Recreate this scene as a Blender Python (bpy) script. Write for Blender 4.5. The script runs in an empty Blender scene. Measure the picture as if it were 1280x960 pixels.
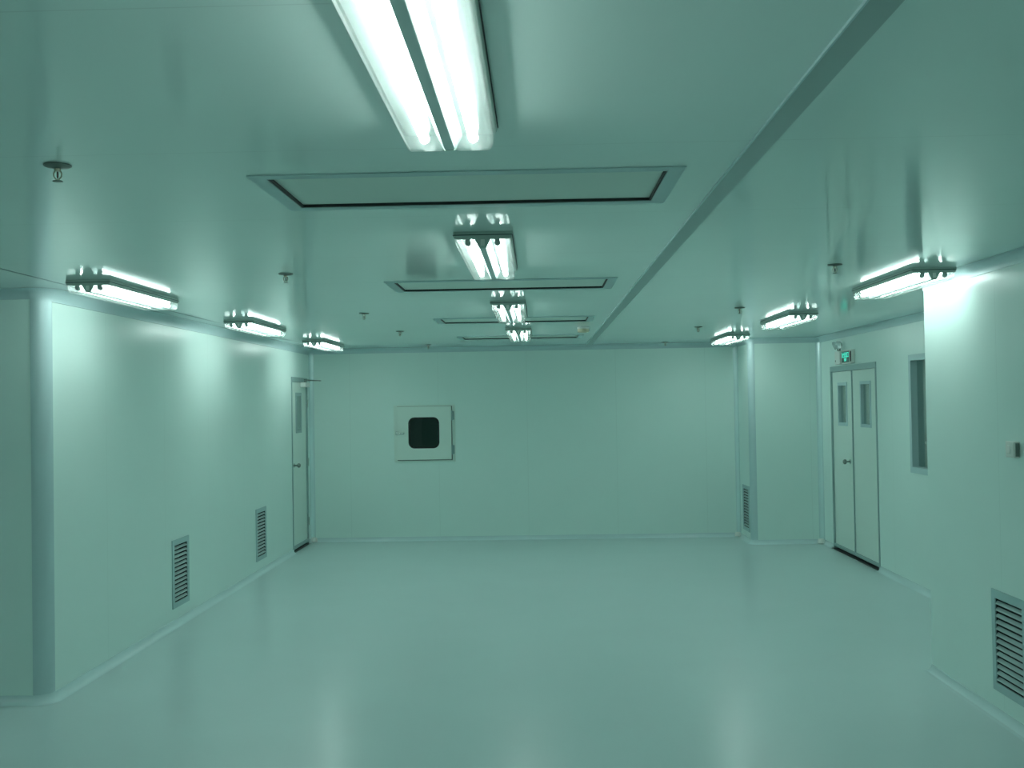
import bpy, bmesh, math
from mathutils import Matrix, Vector
C = bpy.context.scene.collection
PI = math.pi
H = 2.5

# ------------------------------------------------------------------ materials
def new_mat(name):
    m = bpy.data.materials.new(name); m.use_nodes = True
    nt = m.node_tree
    for n in list(nt.nodes): nt.nodes.remove(n)
    out = nt.nodes.new('ShaderNodeOutputMaterial')
    return m, nt, out

def pbr(name, col, rough=.4, metal=0., spec=.5, noise=0., nscale=6., bump=0., bscale=60., coat=0.):
    m, nt, out = new_mat(name)
    b = nt.nodes.new('ShaderNodeBsdfPrincipled')
    b.inputs['Base Color'].default_value = (*col, 1)
    b.inputs['Roughness'].default_value = rough
    b.inputs['Metallic'].default_value = metal
    b.inputs['Specular IOR Level'].default_value = spec
    b.inputs['Coat Weight'].default_value = coat
    geo = nt.nodes.new('ShaderNodeNewGeometry')
    if noise > 0:
        tx = nt.nodes.new('ShaderNodeTexNoise'); tx.inputs['Scale'].default_value = nscale
        tx.inputs['Detail'].default_value = 4
        nt.links.new(geo.outputs['Position'], tx.inputs['Vector'])
        mx = nt.nodes.new('ShaderNodeMix'); mx.data_type = 'RGBA'
        mx.inputs['A'].default_value = (*[c * (1 - noise) for c in col], 1)
        mx.inputs['B'].default_value = (*[min(1, c * (1 + noise)) for c in col], 1)
        nt.links.new(tx.outputs['Fac'], mx.inputs['Factor'])
        nt.links.new(mx.outputs['Result'], b.inputs['Base Color'])
    if bump > 0:
        t2 = nt.nodes.new('ShaderNodeTexNoise'); t2.inputs['Scale'].default_value = bscale
        t2.inputs['Detail'].default_value = 2
        nt.links.new(geo.outputs['Position'], t2.inputs['Vector'])
        bp = nt.nodes.new('ShaderNodeBump'); bp.inputs['Strength'].default_value = bump
        bp.inputs['Distance'].default_value = .002
        nt.links.new(t2.outputs['Fac'], bp.inputs['Height'])
        nt.links.new(bp.outputs['Normal'], b.inputs['Normal'])
    nt.links.new(b.outputs['BSDF'], out.inputs['Surface'])
    return m

def panel_mat(name, col, rough, axis, offset, pitch, width=.004, extra=None, spec=.5, bump=.06, bscale=3.0, coat=0.):
    """painted sandwich panels with caulked joints every `pitch` metres along an axis"""
    m = pbr(name, col, rough, spec=spec, noise=.02, nscale=2.5, bump=bump, bscale=bscale, coat=coat)
    nt = m.node_tree
    b = [n for n in nt.nodes if n.type == 'BSDF_PRINCIPLED'][0]
    geo = [n for n in nt.nodes if n.type == 'NEW_GEOMETRY'][0]
    src = b.inputs['Base Color'].links[0].from_socket
    sx = nt.nodes.new('ShaderNodeSeparateXYZ'); nt.links.new(geo.outputs['Position'], sx.inputs[0])
    def math_(op, a, bb):
        n = nt.nodes.new('ShaderNodeMath'); n.operation = op
        for i, v in enumerate((a, bb)):
            if isinstance(v, (int, float)): n.inputs[i].default_value = v
            else: nt.links.new(v, n.inputs[i])
        return n.outputs[0]
    def line(ax, off, pit):
        s = sx.outputs[ax]
        f = math_('FRACT', math_('DIVIDE', math_('SUBTRACT', s, off - width / 2), pit), 0)
        return math_('LESS_THAN', f, width / pit)
    mask = line(axis, offset, pitch)
    if extra:
        mask = math_('MAXIMUM', mask, line(*extra))
    mx = nt.nodes.new('ShaderNodeMix'); mx.data_type = 'RGBA'
    nt.links.new(mask, mx.inputs['Factor']); nt.links.new(src, mx.inputs['A'])
    mx.inputs['B'].default_value = (*[c * .90 for c in col], 1)
    nt.links.new(mx.outputs['Result'], b.inputs['Base Color'])
    return m

def emit(name, col, strength):
    m, nt, out = new_mat(name)
    e = nt.nodes.new('ShaderNodeEmission')
    e.inputs['Color'].default_value = (*col, 1); e.inputs['Strength'].default_value = strength
    nt.links.new(e.outputs[0], out.inputs['Surface'])
    return m

def sheet(name, tint, transp, diff_col, gloss_rough=.05, translucent=True, diff=.5):
    """clear / milky plastic or glass sheet: transparent + scattering + Fresnel gloss"""
    m, nt, out = new_mat(name)
    t = nt.nodes.new('ShaderNodeBsdfTransparent'); t.inputs['Color'].default_value = (*tint, 1)
    d = nt.nodes.new('ShaderNodeBsdfTranslucent' if translucent else 'ShaderNodeBsdfDiffuse')
    d.inputs['Color'].default_value = (*diff_col, 1)
    mx = nt.nodes.new('ShaderNodeMixShader'); mx.inputs[0].default_value = 1 - transp
    nt.links.new(t.outputs[0], mx.inputs[1]); nt.links.new(d.outputs[0], mx.inputs[2])
    g = nt.nodes.new('ShaderNodeBsdfGlossy'); g.inputs['Roughness'].default_value = gloss_rough
    lw = nt.nodes.new('ShaderNodeLayerWeight'); lw.inputs['Blend'].default_value = .5
    pw = nt.nodes.new('ShaderNodeMath'); pw.operation = 'POWER'; pw.inputs[1].default_value = 5
    nt.links.new(lw.outputs['Facing'], pw.inputs[0])
    fr = nt.nodes.new('ShaderNodeMath'); fr.operation = 'MULTIPLY_ADD'; fr.inputs[1].default_value = .9; fr.inputs[2].default_value = .045
    nt.links.new(pw.outputs[0], fr.inputs[0])
    m2 = nt.nodes.new('ShaderNodeMixShader')
    nt.links.new(fr.outputs[0], m2.inputs[0])
    nt.links.new(mx.outputs[0], m2.inputs[1]); nt.links.new(g.outputs[0], m2.inputs[2])
    nt.links.new(m2.outputs[0], out.inputs['Surface'])
    return m

PCOL = (.72, .88, .838)
M = {}
M['wall_x'] = panel_mat('panel wall long', PCOL, .30, 1, 5.83, 1.15)
M['wall_left'] = panel_mat('panel wall left', PCOL, .30, 1, 7.25, 1.13)
M['wall_y'] = panel_mat('panel wall cross', PCOL, .34, 0, .998, 1.15)
M['ceil'] = panel_mat('panel ceiling', (.72, .88, .842), .08, 1, 3.04, 1.11, width=.005, bump=.03, bscale=2.0)
M['floor'] = pbr('grey epoxy floor', (.585, .71, .712), .25, noise=.03, nscale=1.5, bump=.10, bscale=9)
M['cove'] = pbr('floor cove epoxy', (.625, .77, .78), .2)
M['alu'] = pbr('anodised aluminium trim', (.495, .645, .66), .42, metal=.15)
M['alu_bright'] = pbr('bright aluminium corner profile', (.645, .82, .825), .24, metal=.2)
M['alu_dark'] = pbr('grey aluminium frame', (.41, .565, .57), .4, metal=.2)
M['joint'] = pbr('grey sealant joint', (.20, .27, .26), .6)
M['strip'] = pbr('grey ceiling strip', (.325, .44, .43), .4, metal=.2)
M['filter'] = pbr('air filter face', (.71, .83, .765), .7, bump=.2, bscale=300)
M['black'] = pbr('black rubber gasket', (.012, .016, .016), .6)
M['dark'] = pbr('dark void', (.03, .04, .04), .8)
M['door'] = pbr('door leaf paint', (.705, .825, .765), .36)
M['frame'] = pbr('door frame aluminium', (.325, .445, .445), .35, metal=.35)
M['steel'] = pbr('brushed steel', (.62, .66, .64), .25, metal=1.)
M['dsteel'] = pbr('dull dark steel', (.20, .24, .22), .4, metal=.7)
M['chamber'] = pbr('pass box chamber steel', (.66, .74, .72), .4, metal=.2)
M['brass'] = pbr('sprinkler brass', (.40, .40, .32), .35, metal=.9)
M['bulb'] = pbr('sprinkler glass bulb', (.10, .05, .04), .1)
M['white'] = pbr('white plastic', (.80, .82, .78), .35)
M['cream'] = pbr('aged cream plastic', (.66, .62, .44), .45)
M['tray'] = pbr('light fitting tray', (.46, .57, .53), .4, metal=.2)
M['reflector'] = pbr('bright metal reflector', (.70, .74, .73), .22, metal=1.)
M['spine'] = pbr('light fitting spine', (.59, .73, .715), .35)
M['socket'] = pbr('lamp socket plastic', (.42, .50, .48), .5)
M['tube'] = emit('fluorescent tube', (.83, 1.0, .945), 24.0)
M['cover'] = sheet('clear prismatic cover', (.97, 1, .995), .915, (.9, .96, .94), .10)
M['glass'] = sheet('window glass', (.88, .95, .94), .95, (.3, .38, .36), .02, translucent=False)
M['glass_dark'] = sheet('dark glass', (.55, .66, .64), .96, (.05, .07, .07), .03, translucent=False)
M['sign_green'] = pbr('sign green face', (.004, .05, .04), .3)
M['sign_glow'] = emit('sign lettering', (.10, 1.0, .72), 1.0)
M['louver'] = pbr('louver paint', (.47, .60, .595), .45)
M['reflect_lamp'] = pbr('chrome lamp bowl', (.85, .9, .9), .25, metal=.6)
M['corridor'] = pbr('corridor paint', (.70, .78, .75), .6)
M['corridor_light'] = pbr('pale corridor paint', (.74, .82, .79), .6)

# ------------------------------------------------------------------ mesh helpers
class MB:
    def __init__(s): s.bm = bmesh.new()
    def quad(s, pts):
        vs = [s.bm.verts.new(p) for p in pts]
        return s.bm.faces.new(vs)
    def box(s, x0, x1, y0, y1, z0, z1, bev=0., seg=2):
        b = bmesh.new()
        bmesh.ops.create_cube(b, size=1)
        for v in b.verts:
            v.co = Vector(((x0 + x1) / 2 + v.co.x * (x1 - x0), (y0 + y1) / 2 + v.co.y * (y1 - y0), (z0 + z1) / 2 + v.co.z * (z1 - z0)))
        if bev > 0:
            bmesh.ops.bevel(b, geom=list(b.edges), offset=bev, segments=seg, affect='EDGES', profile=.5)
        s.add(b)
    def add(s, b, mat=None):
        me = bpy.data.meshes.new('tmp'); b.to_mesh(me); b.free()
        if mat is not None: me.transform(mat)
        s.bm.from_mesh(me); bpy.data.meshes.remove(me)
    def cyl(s, p0, p1, r0, r1=None, n=20):
        r1 = r0 if r1 is None else r1
        p0, p1 = Vector(p0), Vector(p1); d = p1 - p0
        b = bmesh.new()
        bmesh.ops.create_cone(b, cap_ends=True, segments=n, radius1=r0, radius2=r1, depth=d.length)
        q = d.to_track_quat('Z', 'Y').to_matrix().to_4x4()
        s.add(b, Matrix.Translation((p0 + p1) / 2) @ q)
    def lathe(s, prof, n=28, center=(0, 0, 0)):
        """revolve (r, z) profile round the z axis"""
        cx, cy, cz = center
        rings = []
        for r, z in prof:
            if r < 1e-6: rings.append([s.bm.verts.new((cx, cy, cz + z))])
            else: rings.append([s.bm.verts.new((cx + r * math.cos(2 * PI * k / n), cy + r * math.sin(2 * PI * k / n), cz + z)) for k in range(n)])
        for a, b in zip(rings, rings[1:]):
            for k in range(n):
                k2 = (k + 1) % n
                if len(a) == 1 and len(b) == 1: continue
                if len(a) == 1: s.bm.faces.new((a[0], b[k], b[k2]))
                elif len(b) == 1: s.bm.faces.new((a[k], b[0], a[k2]))
                else: s.bm.faces.new((a[k], b[k], b[k2], a[k2]))
    def prism(s, poly, axis, a, b, bev=0.):
        """extrude a 2-D polygon along an axis; poly coords are the other two axes in order"""
        def P(u, v, w):
            return {'x': (w, u, v), 'y': (u, w, v), 'z': (u, v, w)}[axis]
        t = bmesh.new()
        A = [t.verts.new(P(u, v, a)) for u, v in poly]; B = [t.verts.new(P(u, v, b)) for u, v in poly]
        t.faces.new(A); t.faces.new(B[::-1])
        n = len(poly)
        for k in range(n): t.faces.new((A[k], B[k], B[(k + 1) % n], A[(k + 1) % n]))
        bmesh.ops.recalc_face_normals(t, faces=t.faces)
        if bev: bmesh.ops.bevel(t, geom=list(t.edges), offset=bev, segments=2, affect='EDGES')
        s.add(t)
    def ring(s, x0, x1, z0, z1, w, y0, y1, bev=0.):
        """rectangular frame in the xz plane, mitred, depth y0..y1"""
        o = [(x0, z0), (x1, z0), (x1, z1), (x0, z1)]; i = [(x0 + w, z0 + w), (x1 - w, z0 + w), (x1 - w, z1 - w), (x0 + w, z1 - w)]
        s.loop(o, i, lambda p, d: (p[0], d, p[1]), y0, y1)
    def loop(s, o, i, f, d0, d1):
        t = bmesh.new()
        n = len(o)
        V = [[t.verts.new(f(p, d)) for p in q] for q in (o, i) for d in (d0, d1)]
        o0, o1, i0, i1 = V
        for k in range(n):
            j = (k + 1) % n
            t.faces.new((o0[k], o0[j], i0[j], i0[k])); t.faces.new((o1[k], o1[j], i1[j], i1[k]))
            t.faces.new((o0[k], o0[j], o1[j], o1[k])); t.faces.new((i0[k], i0[j], i1[j], i1[k]))
        bmesh.ops.recalc_face_normals(t, faces=t.faces)
        s.add(t)
    def build(s, name, mat, parent=None, smooth=False):
        me = bpy.data.meshes.new(name)
        bmesh.ops.recalc_face_normals(s.bm, faces=s.bm.faces) if smooth else None
        s.bm.to_mesh(me); s.bm.free()
        me.materials.append(M[mat] if isinstance(mat, str) else mat)
        o = bpy.data.objects.new(name, me); C.objects.link(o)
        if parent is not None: o.parent = parent
        if smooth:
            for p in me.polygons: p.use_smooth = True
            try: me.set_sharp_from_angle(angle=math.radians(40))
            except Exception: pass
        return o

def thing(name, label, cat, loc=(0, 0, 0), rz=0., group=None):
    o = bpy.data.objects.new(name, None); C.objects.link(o)
    o.empty_display_size = .1
    o.location = loc; o.rotation_euler = (0, 0, rz)
    o['label'] = label; o['category'] = cat
    if group: o['group'] = group
    return o

def struct(o, label=None, cat=None):
    o['kind'] = 'structure'
    if label: o['label'] = label
    if cat: o['category'] = cat
    return o

def copy_tree(o, parent=None):
    c = o.copy(); C.objects.link(c)
    if parent is not None: c.parent = parent
    for ch in list(o.children): copy_tree(ch, c)
    return c

BACK, LEFT, RIGHT = 0., PI / 2, -PI / 2      # facing of wall-mounted things (local -y points into the room)

# ------------------------------------------------------------------ room shell
XL, XR, XA, XP = -2.975, 2.483, 3.428, 2.563
YB, YP, YR, YL = 13.77, 13.02, 6.888, 6.35
XF, YF = -6.0, -2.2
RL, RP = .09, .07                       # radii of the outer corner profiles

def slab(name, f, us, vs, holes, t, mat, label, cat):
    """wall / ceiling slab with rectangular openings. f(u, v, d) -> xyz, d = 0 on the room face, t = thickness"""
    ug = sorted(set([us[0], us[1]] + [h[i] for h in holes for i in (0, 1)]))
    vg = sorted(set([vs[0], vs[1]] + [h[i] for h in holes for i in (2, 3)]))
    mb = MB(); bm = mb.bm
    F = {}; B = {}
    def gv(d, i, j, dep):
        if (i, j) not in d: d[(i, j)] = bm.verts.new(f(ug[i], vg[j], dep))
        return d[(i, j)]
    cells = set()
    for i in range(len(ug) - 1):
        for j in range(len(vg) - 1):
            cu, cv = (ug[i] + ug[i + 1]) / 2, (vg[j] + vg[j + 1]) / 2
            if not any(h[0] < cu < h[1] and h[2] < cv < h[3] for h in holes): cells.add((i, j))
    for i, j in cells:
        for d, dep in ((F, 0), (B, t)):
            bm.faces.new([gv(d, i, j, dep), gv(d, i + 1, j, dep), gv(d, i + 1, j + 1, dep), gv(d, i, j + 1, dep)])
        for (a, b, nb) in (((i, j), (i + 1, j), (i, j - 1)), ((i + 1, j), (i + 1, j + 1), (i + 1, j)), ((i + 1, j + 1), (i, j + 1), (i, j + 1)), ((i, j + 1), (i, j), (i - 1, j))):
            if nb not in cells:
                bm.faces.new([gv(F, *a, 0), gv(F, *b, 0), gv(B, *b, t), gv(B, *a, t)])
    bmesh.ops.recalc_face_normals(bm, faces=bm.faces)
    o = mb.build(name, mat)
    return struct(o, label, cat)

T = .12
D1 = (12.73, 13.60, 2.125)              # door in the left wall: y0, y1, head
D2 = (10.88, 12.57, 2.125)              # double door in the right alcove
W1 = (8.35, 9.90, 1.07, 2.14)           # window in the right alcove
PB = (-1.835, -1.137, 1.05, 1.737)      # pass box door
GR_L = [(8.52, 8.925, .145, .695), (11.06, 11.475, .145, .692)]
GR_R = [(5.535, 5.95, .15, .70)]
GR_P = [(13.125, 13.535, .13, .69)]
def inner(g, w=.03): return (g[0] + w, g[1] - w, g[2] + w, g[3] - w)

FFU = [(-.22, 3.655), (-.216, 6.63), (-.20, 9.445), (-.192, 11.93)]
FW, FD, FB = 1.396, .61, .053
ceil_holes = []
for cx, cy in FFU:
    ceil_holes.append((cx - FW / 2 + FB, cx + FW / 2 - FB, cy - FD / 2 + FB, cy + FD / 2 - FB))

slab('floor', lambda u, v, d: (u, v, -d), (XF - .2, 5.8), (YF - .2, YB + .8), [], .1, 'floor', 'glossy grey green epoxy floor of the clean room', 'floor')
slab('ceiling', lambda u, v, d: (u, v, H + d), (XF - .2, 5.8), (YF - .2, YB + .8), ceil_holes, .10, 'ceil', 'pale glossy panel ceiling with thin cross joints', 'ceiling')
slab('wall_left', lambda u, v, d: (XL - d, u, v), (YL + RL, YB + T), (0, H), [(D1[0], D1[1], 0, D1[2])] + [inner(g) for g in GR_L], T, 'wall_left', 'long pale panel wall on the left with a door at its far end', 'wall')
slab('wall_left_return', lambda u, v, d: (u, YL + d, v), (XF, XL - RL), (0, H), [], T, 'wall_y', 'shaded panel wall turning off left of the rounded corner', 'wall')
slab('wall_outer_left', lambda u, v, d: (XF - d, u, v), (YF, YL + T), (0, H), [], T, 'wall_x', 'panel wall beyond the left frame edge', 'wall')
slab('wall_front', lambda u, v, d: (u, YF - d, v), (XF - T, XR + T), (0, H), [], T, 'wall_y', 'panel wall behind the camera', 'wall')
slab('wall_right', lambda u, v, d: (XR + d, u, v), (YF, YR), (0, H), [inner(g) for g in GR_R], T, 'wall_x', 'near pale panel wall on the right carrying the switch', 'wall')
slab('wall_right_end', lambda u, v, d: (u, YR - d, v), (XR + T, XA + T), (0, H), [], T, 'wall_y', 'end face of the near right wall, turned to the alcove', 'wall')
slab('wall_right_alcove', lambda u, v, d: (XA + d, u, v), (YR, YP + T), (0, H), [(D2[0], D2[1], 0, D2[2]), W1], T, 'wall_x', 'set back panel wall on the right with double door and window', 'wall')
slab('wall_pilaster', lambda u, v, d: (u, YP + d, v), (XP + RP, XA), (0, H), [], T, 'wall_y', 'narrow panel wall face right of the back wall, left of the double door', 'wall')
slab('wall_pilaster_side', lambda u, v, d: (XP + d, u, v), (YP + RP, YB), (0, H), [inner(g) for g in GR_P], T, 'wall_x', 'narrow side face beside the back wall with a louvred vent low down', 'wall')
slab('wall_back', lambda u, v, d: (u, YB + d, v), (XL, XP + T), (0, H), [(PB[0] - .02, PB[1] + .02, PB[2] - .01, PB[3] - .01)], T, 'wall_y', 'pale panel wall across the far end with the pass box', 'wall')
# rooms beyond the glazed doors and the window
mb = MB()
for x0, x1, y0, y1 in ((5.5, 5.6, YR - .3, YP + .3), (XA + T, 5.5, YR - .4, YR - .3), (XA + T, 5.5, YP + .3, YP + .4)): mb.box(x0, x1, y0, y1, 0, H)
struct(mb.build('wall_corridor_right', 'corridor'), 'corridor walls behind the double door and window', 'wall')
mb = MB()
for x0, x1, y0, y1 in ((-4.6, -4.5, 11.5, YB + .6), (-4.5, XL - T, 11.4, 11.5), (-4.5, XL - T, YB + .5, YB + .6)): mb.box(x0, x1, y0, y1, 0, H)
struct(mb.build('wall_corridor_left', 'corridor_light'), 'room walls behind the left door', 'wall')
mb = MB(); mb.box(4.2, 4.26, 7.2, 12.6, 0, 1.22, .01); mb.box(4.1, 4.3, 7.2, 12.6, 1.22, 1.26, .005)
struct(mb.build('wall_corridor_low', 'white'), 'low partition seen through the right window', 'wall')

# outer corner profiles
def convex(name, cx, cy, r, a0, a1, label):
    mb = MB(); n = 14; R2 = r + .003
    pts = [(cx + R2 * math.cos(a0 + (a1 - a0) * k / n), cy + R2 * math.sin(a0 + (a1 - a0) * k / n)) for k in range(n + 1)]
    mb.prism(pts + [(cx, cy)], 'z', 0, H)
    return struct(mb.build(name, 'alu', smooth=True), label, 'corner trim')
convex('trim_1', XL - RL, YL + RL, RL, 0, -PI / 2, 'rounded grey corner profile at the near end of the left wall')
convex('trim_2', XP + RP, YP + RP, RP, PI, 1.5 * PI, 'rounded pale corner profile left of the narrow wall face by the double door')

# inner corner profiles (concave)
def concave(name, x, y, sx, sy, r, label):
    mb = MB(); n = 10
    cx, cy = x + sx * r, y + sy * r
    pts = [(cx - sx * r * math.cos(PI / 2 * k / n), cy - sy * r * math.sin(PI / 2 * k / n)) for k in range(n + 1)]
    mb.prism(pts + [(x, y)], 'z', .045, H - .06)
    o = struct(mb.build(name, 'alu_bright', smooth=True), label, 'corner trim')
    m2 = MB()
    m2.lathe([(0, .055), (r * .5, .052), (r * .78, .035), (r * .8, .0)], 16, (x + sx * r * .8, y + sy * r * .8, .012))
    c = m2.build('corner_cap', 'white', o, smooth=True); c['label'] = 'small white corner cap at the floor'
    return o
concave('trim_3', XL, YB, 1, -1, .055, 'vertical corner profile left of the back wall')
concave('trim_4', XP, YB, -1, -1, .05, 'vertical corner profile at the right edge of the back wall')
concave('trim_5', XA, YP, -1, -1, .055, 'vertical corner profile left of the double door')

# coves swept round the plan of the room
def arc(cx, cy, r, a0, a1, n=8): return [(cx + r * math.cos(a0 + (a1 - a0) * k / n), cy + r * math.sin(a0 + (a1 - a0) * k / n)) for k in range(n + 1)]
plan = [('front', (XR, YF)), ('right', (XR, YR)), ('right_end', (XA, YR)), ('right_alcove', (XA, D2[0])), ('door', (XA, D2[1])), ('right_alcove', (XA, YP))]
pts = []; tag = []       # tag[k] = side of the segment starting at point k
def addp(p, s): pts.append(p); tag.append(s)
addp((XR, YF), 'right'); addp((XR, YR), 'right'); addp((XA, YR), 'right_alcove'); addp((XA, D2[0]), 'door'); addp((XA, D2[1]), 'right_alcove')
addp((XA, YP), 'pilaster')
for p in arc(XP + RP, YP + RP, RP, -PI / 2, -PI): addp(p, 'pilaster')
addp((XP, YB), 'back'); addp((XL, YB), 'left'); addp((XL, D1[1]), 'door'); addp((XL, D1[0]), 'left')
for p in arc(XL - RL, YL + RL, RL, 0, -PI / 2): addp(p, 'left_return')
tag[-len(arc(0, 0, 1, 0, 1)):] = ['left'] * (len(arc(0, 0, 1, 0, 1)) - 1) + ['left_return']
addp((XF, YL), 'outer_left'); addp((XF, YF), 'front')
def offsets(d):
    out = []
    n = len(pts)
    for k in range(n):
        p0, p, p1 = Vector(pts[k - 1]), Vector(pts[k]), Vector(pts[(k + 1) % n])
        a, b = (p - p0).normalized(), (p1 - p).normalized()
        na, nb = Vector((-a.y, a.x)), Vector((-b.y, b.x))      # room is on the left of the path
        m = (na + nb); m = m / max(m.dot(na), 1e-6) if m.length > 1e-6 else na
        out.append(p + m * d)
    return out
def sweep(prof, sides, name, mat, label, cat):
    mb = MB(); cols = [offsets(d) for d, z in prof]
    n = len(pts)
    for k in range(n):
        if tag[k] not in sides: continue
        j = (k + 1) % n
        for q in range(len(prof) - 1):
            mb.quad([(*cols[q][k], prof[q][1]), (*cols[q][j], prof[q][1]), (*cols[q + 1][j], prof[q + 1][1]), (*cols[q + 1][k], prof[q + 1][1])])
    bmesh.ops.remove_doubles(mb.bm, verts=mb.bm.verts, dist=.0002)
    return struct(mb.build(name, mat, smooth=True), label, cat)
def cove_prof(r, z0, sgn, n=8, lip=.004):
    p = [(0, z0 + sgn * (r + .003)), (lip, z0 + sgn * (r + .002)), (lip, z0 + sgn * r)]
    for k in range(1, n + 1):
        a = PI / 2 * k / n
        p.append((r - (r - lip) * math.cos(a), z0 + sgn * (r - r * math.sin(a) + .001)))
    return p
names = {'right': 'near right wall', 'right_alcove': 'set back right wall', 'pilaster': 'narrow wall face by the double door', 'back': 'back wall', 'left': 'left wall', 'left_return': 'wall left of the rounded corner', 'outer_left': 'wall beyond the left frame edge', 'front': 'wall behind the camera'}
for s, nm in names.items():
    sweep(cove_prof(.05, 0, 1), [s], 'baseboard_' + s, 'cove', 'coved grey floor skirting along the ' + nm, 'baseboard')
k = 6
for s, nm in names.items():
    ss = [s] + (['door'] if s in ('left', 'right_alcove') else [])
    if s == 'left': continue
    sweep(cove_prof(.06, H, -1), [s], 'trim_%d' % k, 'alu', 'curved ceiling cove along the ' + nm, 'ceiling trim'); k += 1
sweep(cove_prof(.07, H, -1), ['left'], 'trim_%d' % k, 'alu', 'curved ceiling cove along the left wall', 'ceiling trim'); k += 1
# coves over the two doors close the runs
for x, y0, y1, s, nm in ((XL, D1[0], D1[1], 1, 'left door'), (XA, D2[0], D2[1], -1, 'double door')):
    mb = MB(); r = .07 if s > 0 else .06
    pr = cove_prof(r, H, -1)
    for a, b in zip(pr, pr[1:]):
        mb.quad([(x + s * a[0], y0, a[1]), (x + s * a[0], y1, a[1]), (x + s * b[0], y1, b[1]), (x + s * b[0], y0, b[1])])
    struct(mb.build('trim_%d' % k, 'alu', smooth=True), 'curved ceiling cove above the ' + nm, 'ceiling trim'); k += 1
# flat strip along the ceiling, with a thin raised lip
mb = MB(); mb.prism([(.622, H + .001), (.622, H - .004), (.690, H - .004), (.690, H + .001)], 'y', YF, YB - .06)
o = struct(mb.build('trim_%d' % k, 'strip'), 'flat grey strip running the length of the ceiling', 'ceiling trim'); k += 1
mb = MB(); mb.box(.617, .622, YF, YB - .06, H - .007, H + .001); mb.build('strip_lip', 'alu', o)
mb = MB(); mb.box(-2.780, -2.766, YF, YB - .06, H - .0015, H + .001)
struct(mb.build('trim_%d' % k, 'joint'), 'thin dark joint line in the ceiling beside the left wall', 'ceiling trim'); k += 1

# ------------------------------------------------------------------ doors and window (part of the room)
def handle(parent, x, z, dirx):
    mb = MB(); mb.lathe([(0, 0), (.027, 0), (.027, .006), (.022, .010), (.010, .012)], 20)
    me_o = mb.build('handle_rose', 'steel', None, smooth=True)
    me_o.data.transform(Matrix.Translation((x, 0, z)) @ Matrix.Rotation(PI / 2, 4, 'X'))
    me_o.parent = parent; me_o.name = 'handle'
    mb = MB()
    mb.cyl((x, -.01, z), (x, -.05, z), .010, .010, 14)
    b = bmesh.new(); bmesh.ops.create_uvsphere(b, u_segments=18, v_segments=12, radius=.028)
    mb.add(b, Matrix.Translation((x, -.062, z)) @ Matrix.Diagonal((1, .8, 1, 1)))
    mb.build('knob', 'dsteel', me_o, smooth=True)
    return me_o

def leaf_mesh(x0, x1, z0, z1, win, y0=.012, y1=.052):
    mb = MB()
    wx0, wx1, wz0, wz1 = win
    us = [x0, wx0, wx1, x1]; vs = [z0, wz0, wz1, z1]
    bm = mb.bm; V = {}
    for d in (y0, y1):
        for i in range(4):
            for j in range(4): V[(i, j, d)] = bm.verts.new((us[i], d, vs[j]))
    for i in range(3):
        for j in range(3):
            if (i, j) == (1, 1): continue
            for d in (y0, y1): bm.faces.new([V[(i, j, d)], V[(i + 1, j, d)], V[(i + 1, j + 1, d)], V[(i, j + 1, d)]])
    edge = [((0, 0), (3, 0)), ((3, 0), (3, 3)), ((3, 3), (0, 3)), ((0, 3), (0, 0)), ((1, 1), (2, 1)), ((2, 1), (2, 2)), ((2, 2), (1, 2)), ((1, 2), (1, 1))]
    for a, b in edge:
        n = max(abs(b[0] - a[0]), abs(b[1] - a[1]))
        for q in range(n):
            p = (a[0] + (b[0] - a[0]) * q // n, a[1] + (b[1] - a[1]) * q // n); r = (a[0] + (b[0] - a[0]) * (q + 1) // n, a[1] + (b[1] - a[1]) * (q + 1) // n)
            bm.faces.new([V[(*p, y0)], V[(*r, y0)], V[(*r, y1)], V[(*p, y1)]])
    bmesh.ops.recalc_face_normals(bm, faces=bm.faces)
    return mb

def door_frame(w, h, fw, parent, head):
    mb = MB()
    mb.box(-w / 2, -w / 2 + fw, -.008, .07, 0, h, .002); mb.box(w / 2 - fw, w / 2, -.008, .07, 0, h, .002)
    mb.box(-w / 2 + fw, w / 2 - fw, -.008, .07, h - head, h, .002)
    return mb.build('frame', 'frame', parent)

def win_bits(leaf, win, fw=.028, py=.030, mat='alu'):
    x0, x1, z0, z1 = win
    mb = MB(); mb.ring(x0 - fw, x1 + fw, z0 - fw, z1 + fw, fw + .004, .004, .06)
    f = mb.build('window_frame', mat, leaf)
    mb = MB(); mb.box(x0, x1, py, py + .006, z0, z1); mb.build('window_pane', 'glass', leaf)
    return f

# single door in the left wall (local x runs away from the camera)
w = D1[1] - D1[0] - .004; h = D1[2] - .002
d1 = thing('door_1', 'narrow single door with a slim window and closer at the far end of the left wall', 'door', (XL, (D1[0] + D1[1]) / 2, 0), LEFT)
d1['kind'] = 'structure'
door_frame(w, h, .028, d1, .055)
lx0, lx1 = -w / 2 + .031, w / 2 - .031
win = (-.13, .10, 1.47, 1.90)
lf = leaf_mesh(lx0, lx1, .035, h - .058, win).build('leaf', 'door', d1)
win_bits(lf, win, .035, .009, 'frame')
handle(lf, lx0 + .055, 1.05, 1)
for z in (.30, 1.05, 1.80):
    mb = MB(); mb.cyl((lx1 + .004, -.012, z - .05), (lx1 + .004, -.012, z + .05), .009, None, 12); mb.build('hinge', 'steel', lf, smooth=True)
mb = MB(); mb.box(-w / 2 + .03, w / 2 - .03, -.012, .05, 0, .02, .003); mb.build('threshold', 'black', d1)
mb = MB(); mb.box(lx0, lx1, -.004, .012, .036, .075, .002); mb.build('kick_strip', 'frame', lf)
mb = MB(); mb.box(.10, .36, -.058, .010, 2.005, 2.066, .006)
cl = mb.build('door_closer', 'white', d1)
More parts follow.
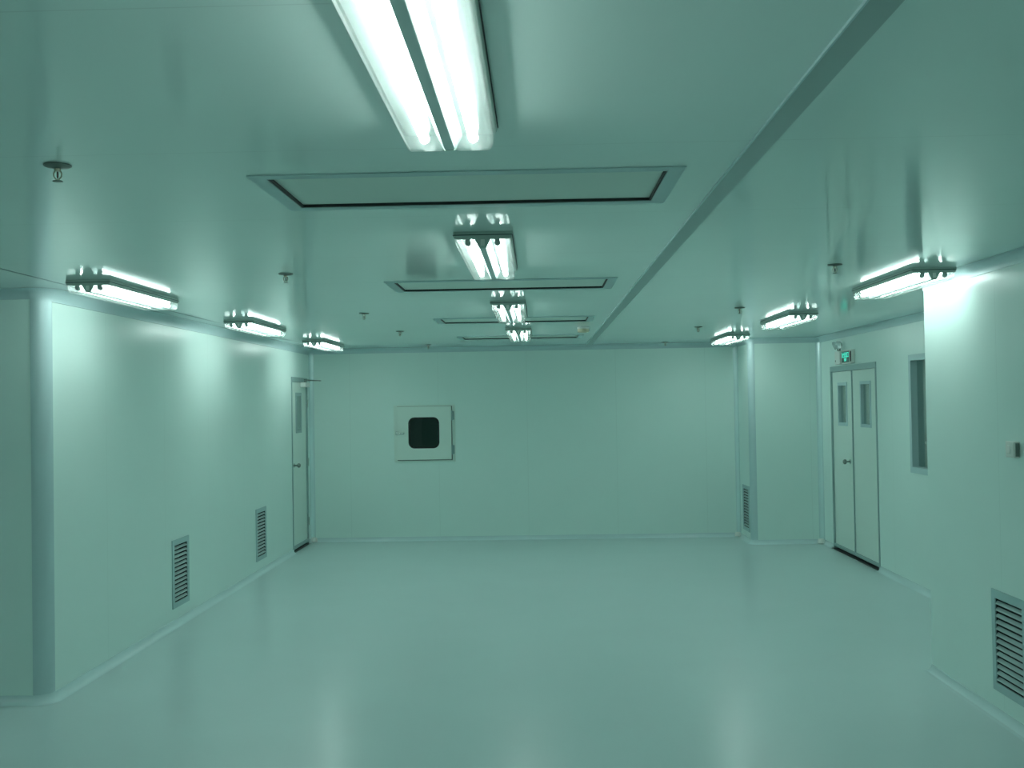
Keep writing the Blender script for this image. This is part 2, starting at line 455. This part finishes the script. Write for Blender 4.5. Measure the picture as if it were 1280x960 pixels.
mb = MB(); mb.cyl((.20, -.03, 2.066), (.20, -.03, 2.085), .013, None, 14)
mb.box(.19, .21, -.235, -.02, 2.080, 2.087, .001)
mb.cyl((.20, -.225, 2.083), (.235, -.005, 2.100), .006, None, 10)
mb.build('closer_arm', 'dsteel', cl)

# double door in the right alcove (local x runs towards the camera)
w = D2[1] - D2[0] - .004; h = D2[2] - .002
d2 = thing('door_2', 'pale double door with two slim windows under the green exit sign', 'door', (XA, (D2[0] + D2[1]) / 2, 0), RIGHT)
d2['kind'] = 'structure'
door_frame(w, h, .028, d2, .06)
yc = (D2[0] + D2[1]) / 2
def lxy(y): return yc - y
mid = lxy(11.755)
for x0, x1, win, hd in ((-w / 2 + .031, mid - .003, (lxy(12.285), lxy(11.985), 1.475, 1.905), True), (mid + .003, w / 2 - .031, (lxy(11.435), lxy(11.135), 1.475, 1.905), False)):
    lf = leaf_mesh(x0, x1, .035, h - .063, win).build('leaf', 'door', d2)
    win_bits(lf, win, .03)
    if hd: handle(lf, x1 - .085, 1.055, -1)
    mb = MB(); mb.box(x0, x1, -.004, .012, .036, .070, .002); mb.build('kick_strip', 'frame', lf)
mb = MB(); mb.box(mid - .010, mid + .010, .000, .012, .035, h - .063, .002); mb.build('meeting_strip', 'frame', d2)
mb = MB(); mb.box(-w / 2 + .03, w / 2 - .03, -.016, .05, 0, .014, .003); mb.build('threshold', 'black', d2)

# window
w1 = thing('window_1', 'aluminium framed fixed window right of the double door, half hidden by the near wall', 'window', (XA, (W1[0] + W1[1]) / 2, 0), RIGHT)
w1['kind'] = 'structure'
hw = (W1[1] - W1[0]) / 2
mb = MB(); mb.ring(-hw - .006, hw + .006, W1[2] - .006, W1[3] + .006, .055, -.014, .10); mb.build('window_frame', 'alu', w1)
mb = MB(); mb.box(-hw + .05, hw - .05, .045, .053, W1[2] + .05, W1[3] - .05); mb.build('window_pane', 'glass', w1)

# ------------------------------------------------------------------ ceiling lights
LEN, WID = 1.16, .252
TX = .0635
def make_light(label, loc):
    t = thing('fluorescent_light', label, 'ceiling light', loc, 0, 'twin tube ceiling lights')
    w2 = WID / 2
    mb = MB()
    mb.prism([(-w2, -.0005), (-w2, -.012), (-w2 + .004, -.030), (w2 - .004, -.030), (w2, -.012), (w2, -.0005)], 'y', 0, LEN, .0015)
    tray = mb.build('tray', 'tray', t)
    mb = MB()
    for s in (-1, 1): mb.box(s * (w2 + .001) - .0015, s * (w2 + .001) + .0015, .0, LEN, -.0155, -.0135)
    mb.box(-w2, w2, -.002, .0005, -.0160, -.0130)
    mb.build('seam_line', 'black', tray)
    mb = MB(); mb.box(-.114, .114, .006, LEN - .006, -.0325, -.0302); mb.build('reflector', 'reflector', t)
    mb = MB(); mb.prism([(-.034, -.0326), (-.013, -.071), (.013, -.071), (.034, -.0326)], 'y', .004, LEN - .004, .001)
    sp = mb.build('spine', 'spine', t)
    for y0, y1 in ((.0005, .004), (LEN - .004, LEN - .0005)):
        mb = MB(); mb.prism([(-.036, -.0305), (-.014, -.0725), (.014, -.0725), (.036, -.0305)], 'y', y0, y1)
        e = mb.build('spine_end', 'tray', sp)
    mb = MB(); mb.box(-.009, .009, -.004, .001, -.062, -.034, .001); mb.build('latch', 'white', sp)
    for s in (-1, 1):
        mb = MB(); mb.cyl((s * TX, .030, -.047), (s * TX, LEN - .030, -.047), .013, None, 20)
        tb = mb.build('lamp_tube', 'tube', t, smooth=True)
        for ya, yb in ((.019, .030), (LEN - .030, LEN - .019)):
            mb = MB(); mb.cyl((s * TX, ya, -.047), (s * TX, yb, -.047), .0134, None, 20)
            mb.build('tube_cap', 'steel', tb, smooth=True)
        for ya, yb in ((.005, .019), (LEN - .019, LEN - .005)):
            mb = MB(); pr = [(s * TX - .011, -.0327), (s * TX - .011, -.047)] + [(s * TX + .011 * math.cos(a), -.047 + .011 * math.sin(a)) for a in [PI + PI * q / 8 for q in range(1, 8)]] + [(s * TX + .011, -.047), (s * TX + .011, -.0327)]
            mb.prism(pr, 'y', ya, yb); mb.build('lamp_socket', 'socket', t)
        # clear cover: trough from the tray edge to the spine, closed at both ends
        mb = MB()
        pr = [(s * .117, -.0315), (s * .1145, -.055), (s * .109, -.068), (s * .101, -.0735), (s * .022, -.0735), (s * .0165, -.0700), (s * .0365, -.0330)]
        bm = mb.bm
        A = [bm.verts.new((x, .002, z)) for x, z in pr]; B = [bm.verts.new((x, LEN - .002, z)) for x, z in pr]
        for q in range(len(pr) - 2): bm.faces.new((A[q], A[q + 1], B[q + 1], B[q]))
        bm.faces.new(A); bm.faces.new(B[::-1])
        mb.build('diffuser', 'cover', t)
    return t
lights = [
    ('biggest twin tube ceiling light, cut off by the top of the picture', -.222, 1.62),
    ('middle row ceiling light just beyond the nearest air panel', -.229, 4.545),
    ('middle row ceiling light between the second and third air panels', -.211, 7.63),
    ('farthest and smallest ceiling light of the middle row', -.187, 10.38),
    ('nearest ceiling light along the left wall, by the rounded corner', -2.541, 5.95),
    ('second ceiling light along the left wall, halfway to the door', -2.508, 8.86),
    ('farthest ceiling light along the left wall, near the single door', -2.486, 11.74),
    ('nearest ceiling light on the right, beside the near wall', 2.269, 6.12),
    ('second ceiling light on the right, before the double door', 2.263, 9.10),
    ('farthest ceiling light on the right, near the back wall corner', 2.245, 11.94),
    ('unseen ceiling light added overhead behind the camera', -.222, -1.35),  # from here on: unseen fixtures added for the light they give
    ('farther unseen ceiling light added in the side bay beyond the rounded corner', -4.85, 3.05),
    ('unseen ceiling light added in the corridor behind the double door', 4.75, 11.3),
    ('unseen ceiling light added in the room behind the left door', -3.9, 12.2),
    ('nearer unseen ceiling light added in the side bay beyond the rounded corner', -4.85, .15),
]
proto = None
for lab, x, y in lights:
    if proto is None: proto = o = make_light(lab, (x, y, H))
    else:
        o = copy_tree(proto); o.location = (x, y, H); o['label'] = lab
    if abs(x) > 3 or y < 0: o['group'] = 'added ceiling lights out of view'
    elif abs(x) < 1: o['group'] = 'middle row of ceiling lights'
    else: o['group'] = 'left row of ceiling lights' if x < 0 else 'right row of ceiling lights'

# ------------------------------------------------------------------ supply air panels in the ceiling
def make_ffu(label, loc):
    t = thing('supply_air_panel', label, 'air panel', loc, 0, 'supply air panels in the ceiling')
    a, b = FW / 2, FD / 2
    def rect(p, q): return [(-p, -q), (p, -q), (p, q), (-p, q)]
    mb = MB(); mb.loop(rect(a, b), rect(a - FB, b - FB), lambda p, d: (p[0], p[1], d), -.004, -.0003); mb.build('frame', 'alu_dark', t)
    mb = MB(); mb.loop(rect(a - FB - .001, b - FB - .001), rect(a - FB - .008, b - FB - .008), lambda p, d: (p[0], p[1], d), -.002, .022); mb.build('gasket', 'black', t)
    mb = MB(); mb.box(-a + FB + .008, a - FB - .008, -b + FB + .008, b - FB - .008, .008, .024); mb.build('filter_face', 'filter', t)
    return t
ffu_labels = ['nearest and widest framed air panel in the ceiling', 'second framed air panel in the ceiling, beyond the first full middle light', 'third framed air panel in the ceiling, by the cream smoke detector', 'farthest framed air panel, closest to the back wall']
f0 = None
for (x, y), lab in zip(FFU, ffu_labels):
    if f0 is None: f0 = make_ffu(lab, (x, y, H))
    else:
        o = copy_tree(f0); o.location = (x, y, H); o['label'] = lab

# ------------------------------------------------------------------ sprinklers
def make_sprinkler(label, loc):
    t = thing('fire_sprinkler', label, 'sprinkler', loc, 0, 'ceiling sprinklers')
    mb = MB(); mb.lathe([(0, -.001), (.040, -.001), (.0405, -.004), (.034, -.0075), (.018, -.0095), (.012, -.012), (0, -.012)], 28); mb.build('escutcheon', 'dsteel', t, smooth=True)
    mb = MB(); mb.cyl((0, 0, -.0122), (0, 0, -.020), .0095, None, 6)
    for s in (-1, 1):
        P = [(s * .008, -.019), (s * .0125, -.027), (s * .011, -.037), (s * .003, -.045)]
        for p, q in zip(P, P[1:]): mb.cyl((p[0], 0, p[1]), (q[0], 0, q[1]), .0024, None, 8)
    mb.cyl((0, 0, -.043), (0, 0, -.0485), .0045, None, 12)
    mb.build('yoke', 'brass', t)
    mb = MB(); mb.lathe([(0, -.0205), (.002, -.021), (.0028, -.026), (.0028, -.036), (.0015, -.041), (0, -.0425)], 12); mb.build('glass_bulb', 'bulb', t, smooth=True)
    mb = MB(); mb.lathe([(0, -.0487), (.014, -.0487), (.0155, -.0500), (.014, -.0510), (0, -.0510)], 20); mb.build('deflector', 'dsteel', t, smooth=True)
    return t
spr = [
    ('nearest and largest sprinkler, left of the nearest air panel', -1.433, 3.149),
    ('second sprinkler on the left, above the second left light', -1.390, 5.852),
    ('third sprinkler of the left line, between second light and second air panel', -1.385, 8.465),
    ('fourth sprinkler of the left line, left of the third air panel', -1.377, 10.611),
    ('last sprinkler of the left line, touching the back wall edge above the pass box', -1.353, 13.12),
    ('largest sprinkler on the right, left of the nearest right light', 1.650, 5.915),
    ('second sprinkler on the right, above the farthest right light', 1.627, 8.586),
    ('third small sprinkler on the right, left of the farthest right light', 1.619, 10.75),
    ('last sprinkler on the right, at the back wall edge', 1.599, 13.38),
]
s0 = None
for lab, x, y in spr:
    if s0 is None: s0 = make_sprinkler(lab, (x, y, H))
    else:
        o = copy_tree(s0); o.location = (x, y, H); o['label'] = lab

# ------------------------------------------------------------------ smoke detector
t = thing('smoke_detector', 'round cream smoke detector beside the third air panel', 'smoke detector', (.452, 10.50, H))
mb = MB(); mb.lathe([(0, -.001), (.060, -.001), (.060, -.014), (.058, -.018), (0, -.018)], 30); mb.build('base', 'white', t, smooth=True)
mb = MB(); mb.lathe([(0, -.0182), (.056, -.0182), (.058, -.028), (.057, -.045), (.045, -.053), (0, -.054)], 30); mb.build('head', 'cream', t, smooth=True)
mb = MB(); mb.lathe([(0, -.0525), (.006, -.0525), (.005, -.057), (0, -.058)], 12, (.018, -.01, 0)); mb.build('indicator', 'brass', t, smooth=True)

# ------------------------------------------------------------------ louvred return air vents
def make_vent(label, W, Hh, loc, rz, n=13):
    t = thing('wall_vent', label, 'vent', loc, rz, 'louvred vents low on the walls')
    mb = MB(); mb.ring(-W / 2, W / 2, 0, Hh, .045, -.008, -.0006); fr = mb.build('frame', 'alu_dark', t)
    mb = MB()
    x0, x1, z0, z1 = -W / 2 + .034, W / 2 - .034, .034, Hh - .034
    mb.box(x0, x1, .066, .07, z0, z1); mb.box(x0, x0 + .003, .002, .066, z0, z1); mb.box(x1 - .003, x1, .002, .066, z0, z1)
    mb.box(x0 + .003, x1 - .003, .002, .066, z0, z0 + .003); mb.box(x0 + .003, x1 - .003, .002, .066, z1 - .003, z1)
    mb.build('duct_box', 'dark', t)
    p = (Hh - .10) / n
    for k in range(n):
        zc = .05 + p * (k + .5)
        mb = MB()
        mb.prism([(-.0065, zc - p * .20), (-.0065, zc - p * .20 - .0035), (.010, zc + p * .08), (.010, zc + p * .08 + .0035)], 'x', -W / 2 + .040, W / 2 - .040)
        mb.build('slat', 'louver', t)
    return t
make_vent('nearer louvred vent low on the left wall', GR_L[0][1] - GR_L[0][0], GR_L[0][3] - GR_L[0][2], (XL, sum(GR_L[0][:2]) / 2, GR_L[0][2]), LEFT)
make_vent('farther louvred vent low on the left wall, before the door', GR_L[1][1] - GR_L[1][0], GR_L[1][3] - GR_L[1][2], (XL, sum(GR_L[1][:2]) / 2, GR_L[1][2]), LEFT)
make_vent('large louvred vent low on the near right wall, cut by the picture edge', GR_R[0][1] - GR_R[0][0], GR_R[0][3] - GR_R[0][2], (XR, sum(GR_R[0][:2]) / 2, GR_R[0][2]), RIGHT)
make_vent('narrow looking louvred vent in the recess right of the back wall', GR_P[0][1] - GR_P[0][0], GR_P[0][3] - GR_P[0][2], (XP, sum(GR_P[0][:2]) / 2, GR_P[0][2]), RIGHT)

# ------------------------------------------------------------------ pass box in the back wall
cx = (PB[0] + PB[1]) / 2; hw = (PB[1] - PB[0]) / 2; hh = PB[3] - PB[2]
t = thing('pass_box', 'square pale hatch with a dark rounded window in the back wall', 'pass box', (cx, YB, PB[2]), BACK)
mb = MB(); mb.ring(-hw - .048, hw + .052, -.03, hh + .018, .085, -.006, -.0006); mb.build('flange', 'door', t)
def rrect(x0, x1, z0, z1, r, n=6):
    P = []
    for (ax, az, a0) in ((x1 - r, z0 + r, -PI / 2), (x1 - r, z1 - r, 0), (x0 + r, z1 - r, PI / 2), (x0 + r, z0 + r, PI)):
        for q in range(n + 1): P.append((ax + r * math.cos(a0 + PI / 2 * q / n), az + r * math.sin(a0 + PI / 2 * q / n)))
    return P
wx0, wx1, wz0, wz1 = -1.688 - cx, -1.293 - cx, 1.198 - PB[2], 1.595 - PB[2]
ri = rrect(wx0, wx1, wz0, wz1, .075); ro = rrect(-hw, hw, 0, hh, .004)
mb = MB(); mb.loop(ro, ri, lambda p, d: (p[0], d, p[1]), -.045, -.008)
dr = mb.build('door', 'door', t)
mb = MB(); mb.loop([(-hw - .004, -.013), (hw + .012, -.013), (hw + .012, hh + .004), (-hw - .004, hh + .004)], [(-hw + .03, .03), (hw - .03, .03), (hw - .03, hh - .03), (-hw + .03, hh - .03)], lambda p, d: (p[0], d, p[1]), -.0085, -.0062); mb.build('door_shadow_ring', 'dsteel', dr)  # dark ring imitating the door's cast shadow, wider at bottom and right
mb = MB(); mb.loop(rrect(wx0 - .003, wx1 + .003, wz0 - .003, wz1 + .003, .078), rrect(wx0 + .014, wx1 - .014, wz0 + .014, wz1 - .014, .063), lambda p, d: (p[0], d, p[1]), -.047, -.010); mb.build('window_gasket', 'black', dr)
mb = MB(); mb.prism(rrect(wx0 + .012, wx1 - .012, wz0 + .012, wz1 - .012, .064), 'y', -.034, -.028); mb.build('window_pane', 'glass_dark', dr)
mb = MB()      # steel chamber behind the door
x0, x1, z0, z1 = -hw - .015, hw + .015, -.005, hh - .015
mb.box(x0, x0 + .004, .0, .62, z0, z1); mb.box(x1 - .004, x1, .0, .62, z0, z1); mb.box(x0 + .004, x1 - .004, .0, .62, z0, z0 + .004); mb.box(x0 + .004, x1 - .004, .0, .62, z1 - .004, z1); mb.box(x0 + .004, x1 - .004, .616, .62, z0 + .004, z1 - .004)
ch = mb.build('chamber', 'chamber', t)
mb = MB(); mb.prism(rrect(wx0 + .10, wx1 + .03, wz0, wz1, .07), 'y', .600, .614); mb.build('far_window', 'alu_dark', ch)
for z in (.06, .50):
    mb = MB(); mb.cyl((hw + .010, -.030, z), (hw + .010, -.030, z + .13), .010, None, 12); mb.box(hw + .003, hw + .040, -.010, -.0065, z + .01, z + .12)
    mb.build('hinge', 'frame', t, smooth=False)
mb = MB(); mb.box(-hw - .022, -hw + .010, -.052, -.012, hh / 2 - .020, hh / 2 + .022, .004); mb.cyl((-hw - .010, -.060, hh / 2), (-hw + .085, -.066, hh / 2 - .004), .008, None, 12)
mb.box(-hw + .03, -hw + .09, -.062, -.0455, hh / 2 - .014, hh / 2 + .016, .003)
mb.build('latch', 'steel', dr)

# ------------------------------------------------------------------ exit sign and emergency lamp over the double door
yc = 11.785
t = thing('exit_sign', 'small green lit exit sign on the wall above the double door', 'exit sign', (XA, yc, 2.137), RIGHT)
mb = MB(); mb.box(-.195, .195, -.040, -.0006, 0, .150, .006); mb.build('case', 'white', t)
mb = MB(); mb.box(-.165, .115, -.0425, -.0404, .014, .136, .001); fc = mb.build('sign_face', 'sign_green', t)
mb = MB(); mb.box(.135, .190, -.0415, -.0404, .018, .132, .001); mb.build('side_panel', 'black', t)
def strokes(rows, name, x, z, sx, sz, th):
    mb = MB()
    for (ax, az, bx, bz) in rows:
        X0, X1 = sorted((x + ax * sx, x + bx * sx)); Z0, Z1 = sorted((z + az * sz, z + bz * sz))
        mb.box(X0 - th / 2, X1 + th / 2, -.0440, -.0427, Z0 - th / 2, Z1 + th / 2)
    return mb.build(name, 'sign_glow', fc)
def text(body, size, x, z):
    cu = bpy.data.curves.new('txt', 'FONT'); cu.body = body; cu.size = size; cu.extrude = .0006
    cu.align_x = 'CENTER'; cu.offset = .0008
    ob = bpy.data.objects.new('txt', cu); C.objects.link(ob)
    dg = bpy.context.evaluated_depsgraph_get()
    me = bpy.data.meshes.new_from_object(ob.evaluated_get(dg))
    bpy.data.objects.remove(ob); bpy.data.curves.remove(cu)
    me.transform(Matrix.Translation((x, -.0432, z)) @ Matrix.Rotation(PI / 2, 4, 'X'))
    me.materials.clear(); me.materials.append(M['sign_glow'])
    o = bpy.data.objects.new('lettering', me); C.objects.link(o); o.parent = fc
    return o
text('\u5b89\u5168\u51fa\u53e3', .066, -.025, .072)
text('EXIT', .044, -.025, .028)

t = thing('emergency_light', 'twin headed emergency lamp left of the green exit sign', 'emergency light', (XA, 12.09, 2.137), RIGHT)
mb = MB(); mb.box(-.10, .095, -.055, -.0006, 0, .150, .008); cs = mb.build('case', 'white', t)
mb = MB(); mb.box(-.075, -.045, -.0565, -.0552, .03, .05, .001); mb.build('test_button', 'dsteel', cs)
for s in (-1, 1):
    mb = MB()
    mb.cyl((s * .03, -.03, .150), (s * .055, -.035, .195), .008, None, 10)
    br = mb.build('lamp_arm', 'dsteel', t)
    mb = MB(); mb.lathe([(0, .045), (.020, .042), (.036, .025), (.045, .0), (.046, -.006), (.041, -.006), (.034, .012), (.0, .026)], 20)
    hd = mb.build('lamp_head', 'reflect_lamp', t, smooth=True)
    hd.data.transform(Matrix.Translation((s * .085, -.06, .215)) @ Matrix.Rotation(s * .5, 4, 'Z') @ Matrix.Rotation(-PI / 2 + .35, 4, 'X'))

# ------------------------------------------------------------------ wall switch
t = thing('wall_switch', 'small white switch box on the near right wall', 'switch', (XR, 5.625, 1.435), RIGHT)
mb = MB(); mb.box(-.055, .055, -.028, -.0006, 0, .085, .004); b_ = mb.build('box', 'white', t)
mb = MB(); mb.box(-.046, .046, -.0305, -.0282, .006, .079, .001); mb.build('face_plate', 'white', b_)
mb = MB(); mb.prism([(-.0306, .020), (-.036, .024), (-.033, .062), (-.0306, .064)], 'x', -.022, .012); mb.build('rocker', 'white', b_)
mb = MB(); mb.box(.0555, .0580, -.024, -.004, .008, .077, .0008); mb.build('side_plate', 'dsteel', b_)

# ------------------------------------------------------------------ camera
cam = bpy.data.cameras.new('camera'); co = bpy.data.objects.new('camera', cam); C.objects.link(co)
cam.sensor_fit = 'HORIZONTAL'; cam.sensor_width = 36.0; cam.lens = 1330 / 1280 * 36.0
cam.clip_start = .05; cam.clip_end = 100
yaw, pitch, roll = .02483, .01795, .01623
R = Matrix.Rotation(yaw, 3, 'Z') @ Matrix.Rotation(pitch, 3, 'X') @ Matrix.Rotation(roll, 3, 'Y')
right, fwd, up = R @ Vector((1, 0, 0)), R @ Vector((0, 1, 0)), R @ Vector((0, 0, 1))
m = Matrix((right, up, -fwd)).transposed().to_4x4(); m.translation = (0, 0, 1.762)
co.matrix_world = m
S = bpy.context.scene
S.camera = co

# ------------------------------------------------------------------ world and view
W = bpy.data.worlds.new('world'); S.world = W; W.use_nodes = True
W.node_tree.nodes['Background'].inputs[0].default_value = (0, 0, 0, 1)
W.node_tree.nodes['Background'].inputs[1].default_value = 0
S.view_settings.view_transform = 'Standard'
S.view_settings.look = 'None'
S.view_settings.gamma = 1
S.view_settings.exposure = 0.0
S.view_settings.use_curve_mapping = False
cy = S.cycles
cy.use_denoising = True
try: cy.denoiser = 'OPENIMAGEDENOISE'
except Exception: pass
cy.max_bounces = 12; cy.diffuse_bounces = 6; cy.glossy_bounces = 5; cy.transmission_bounces = 4; cy.transparent_max_bounces = 16
cy.caustics_reflective = True; cy.blur_glossy = .6; cy.caustics_refractive = False
cy.sample_clamp_indirect = 6.0
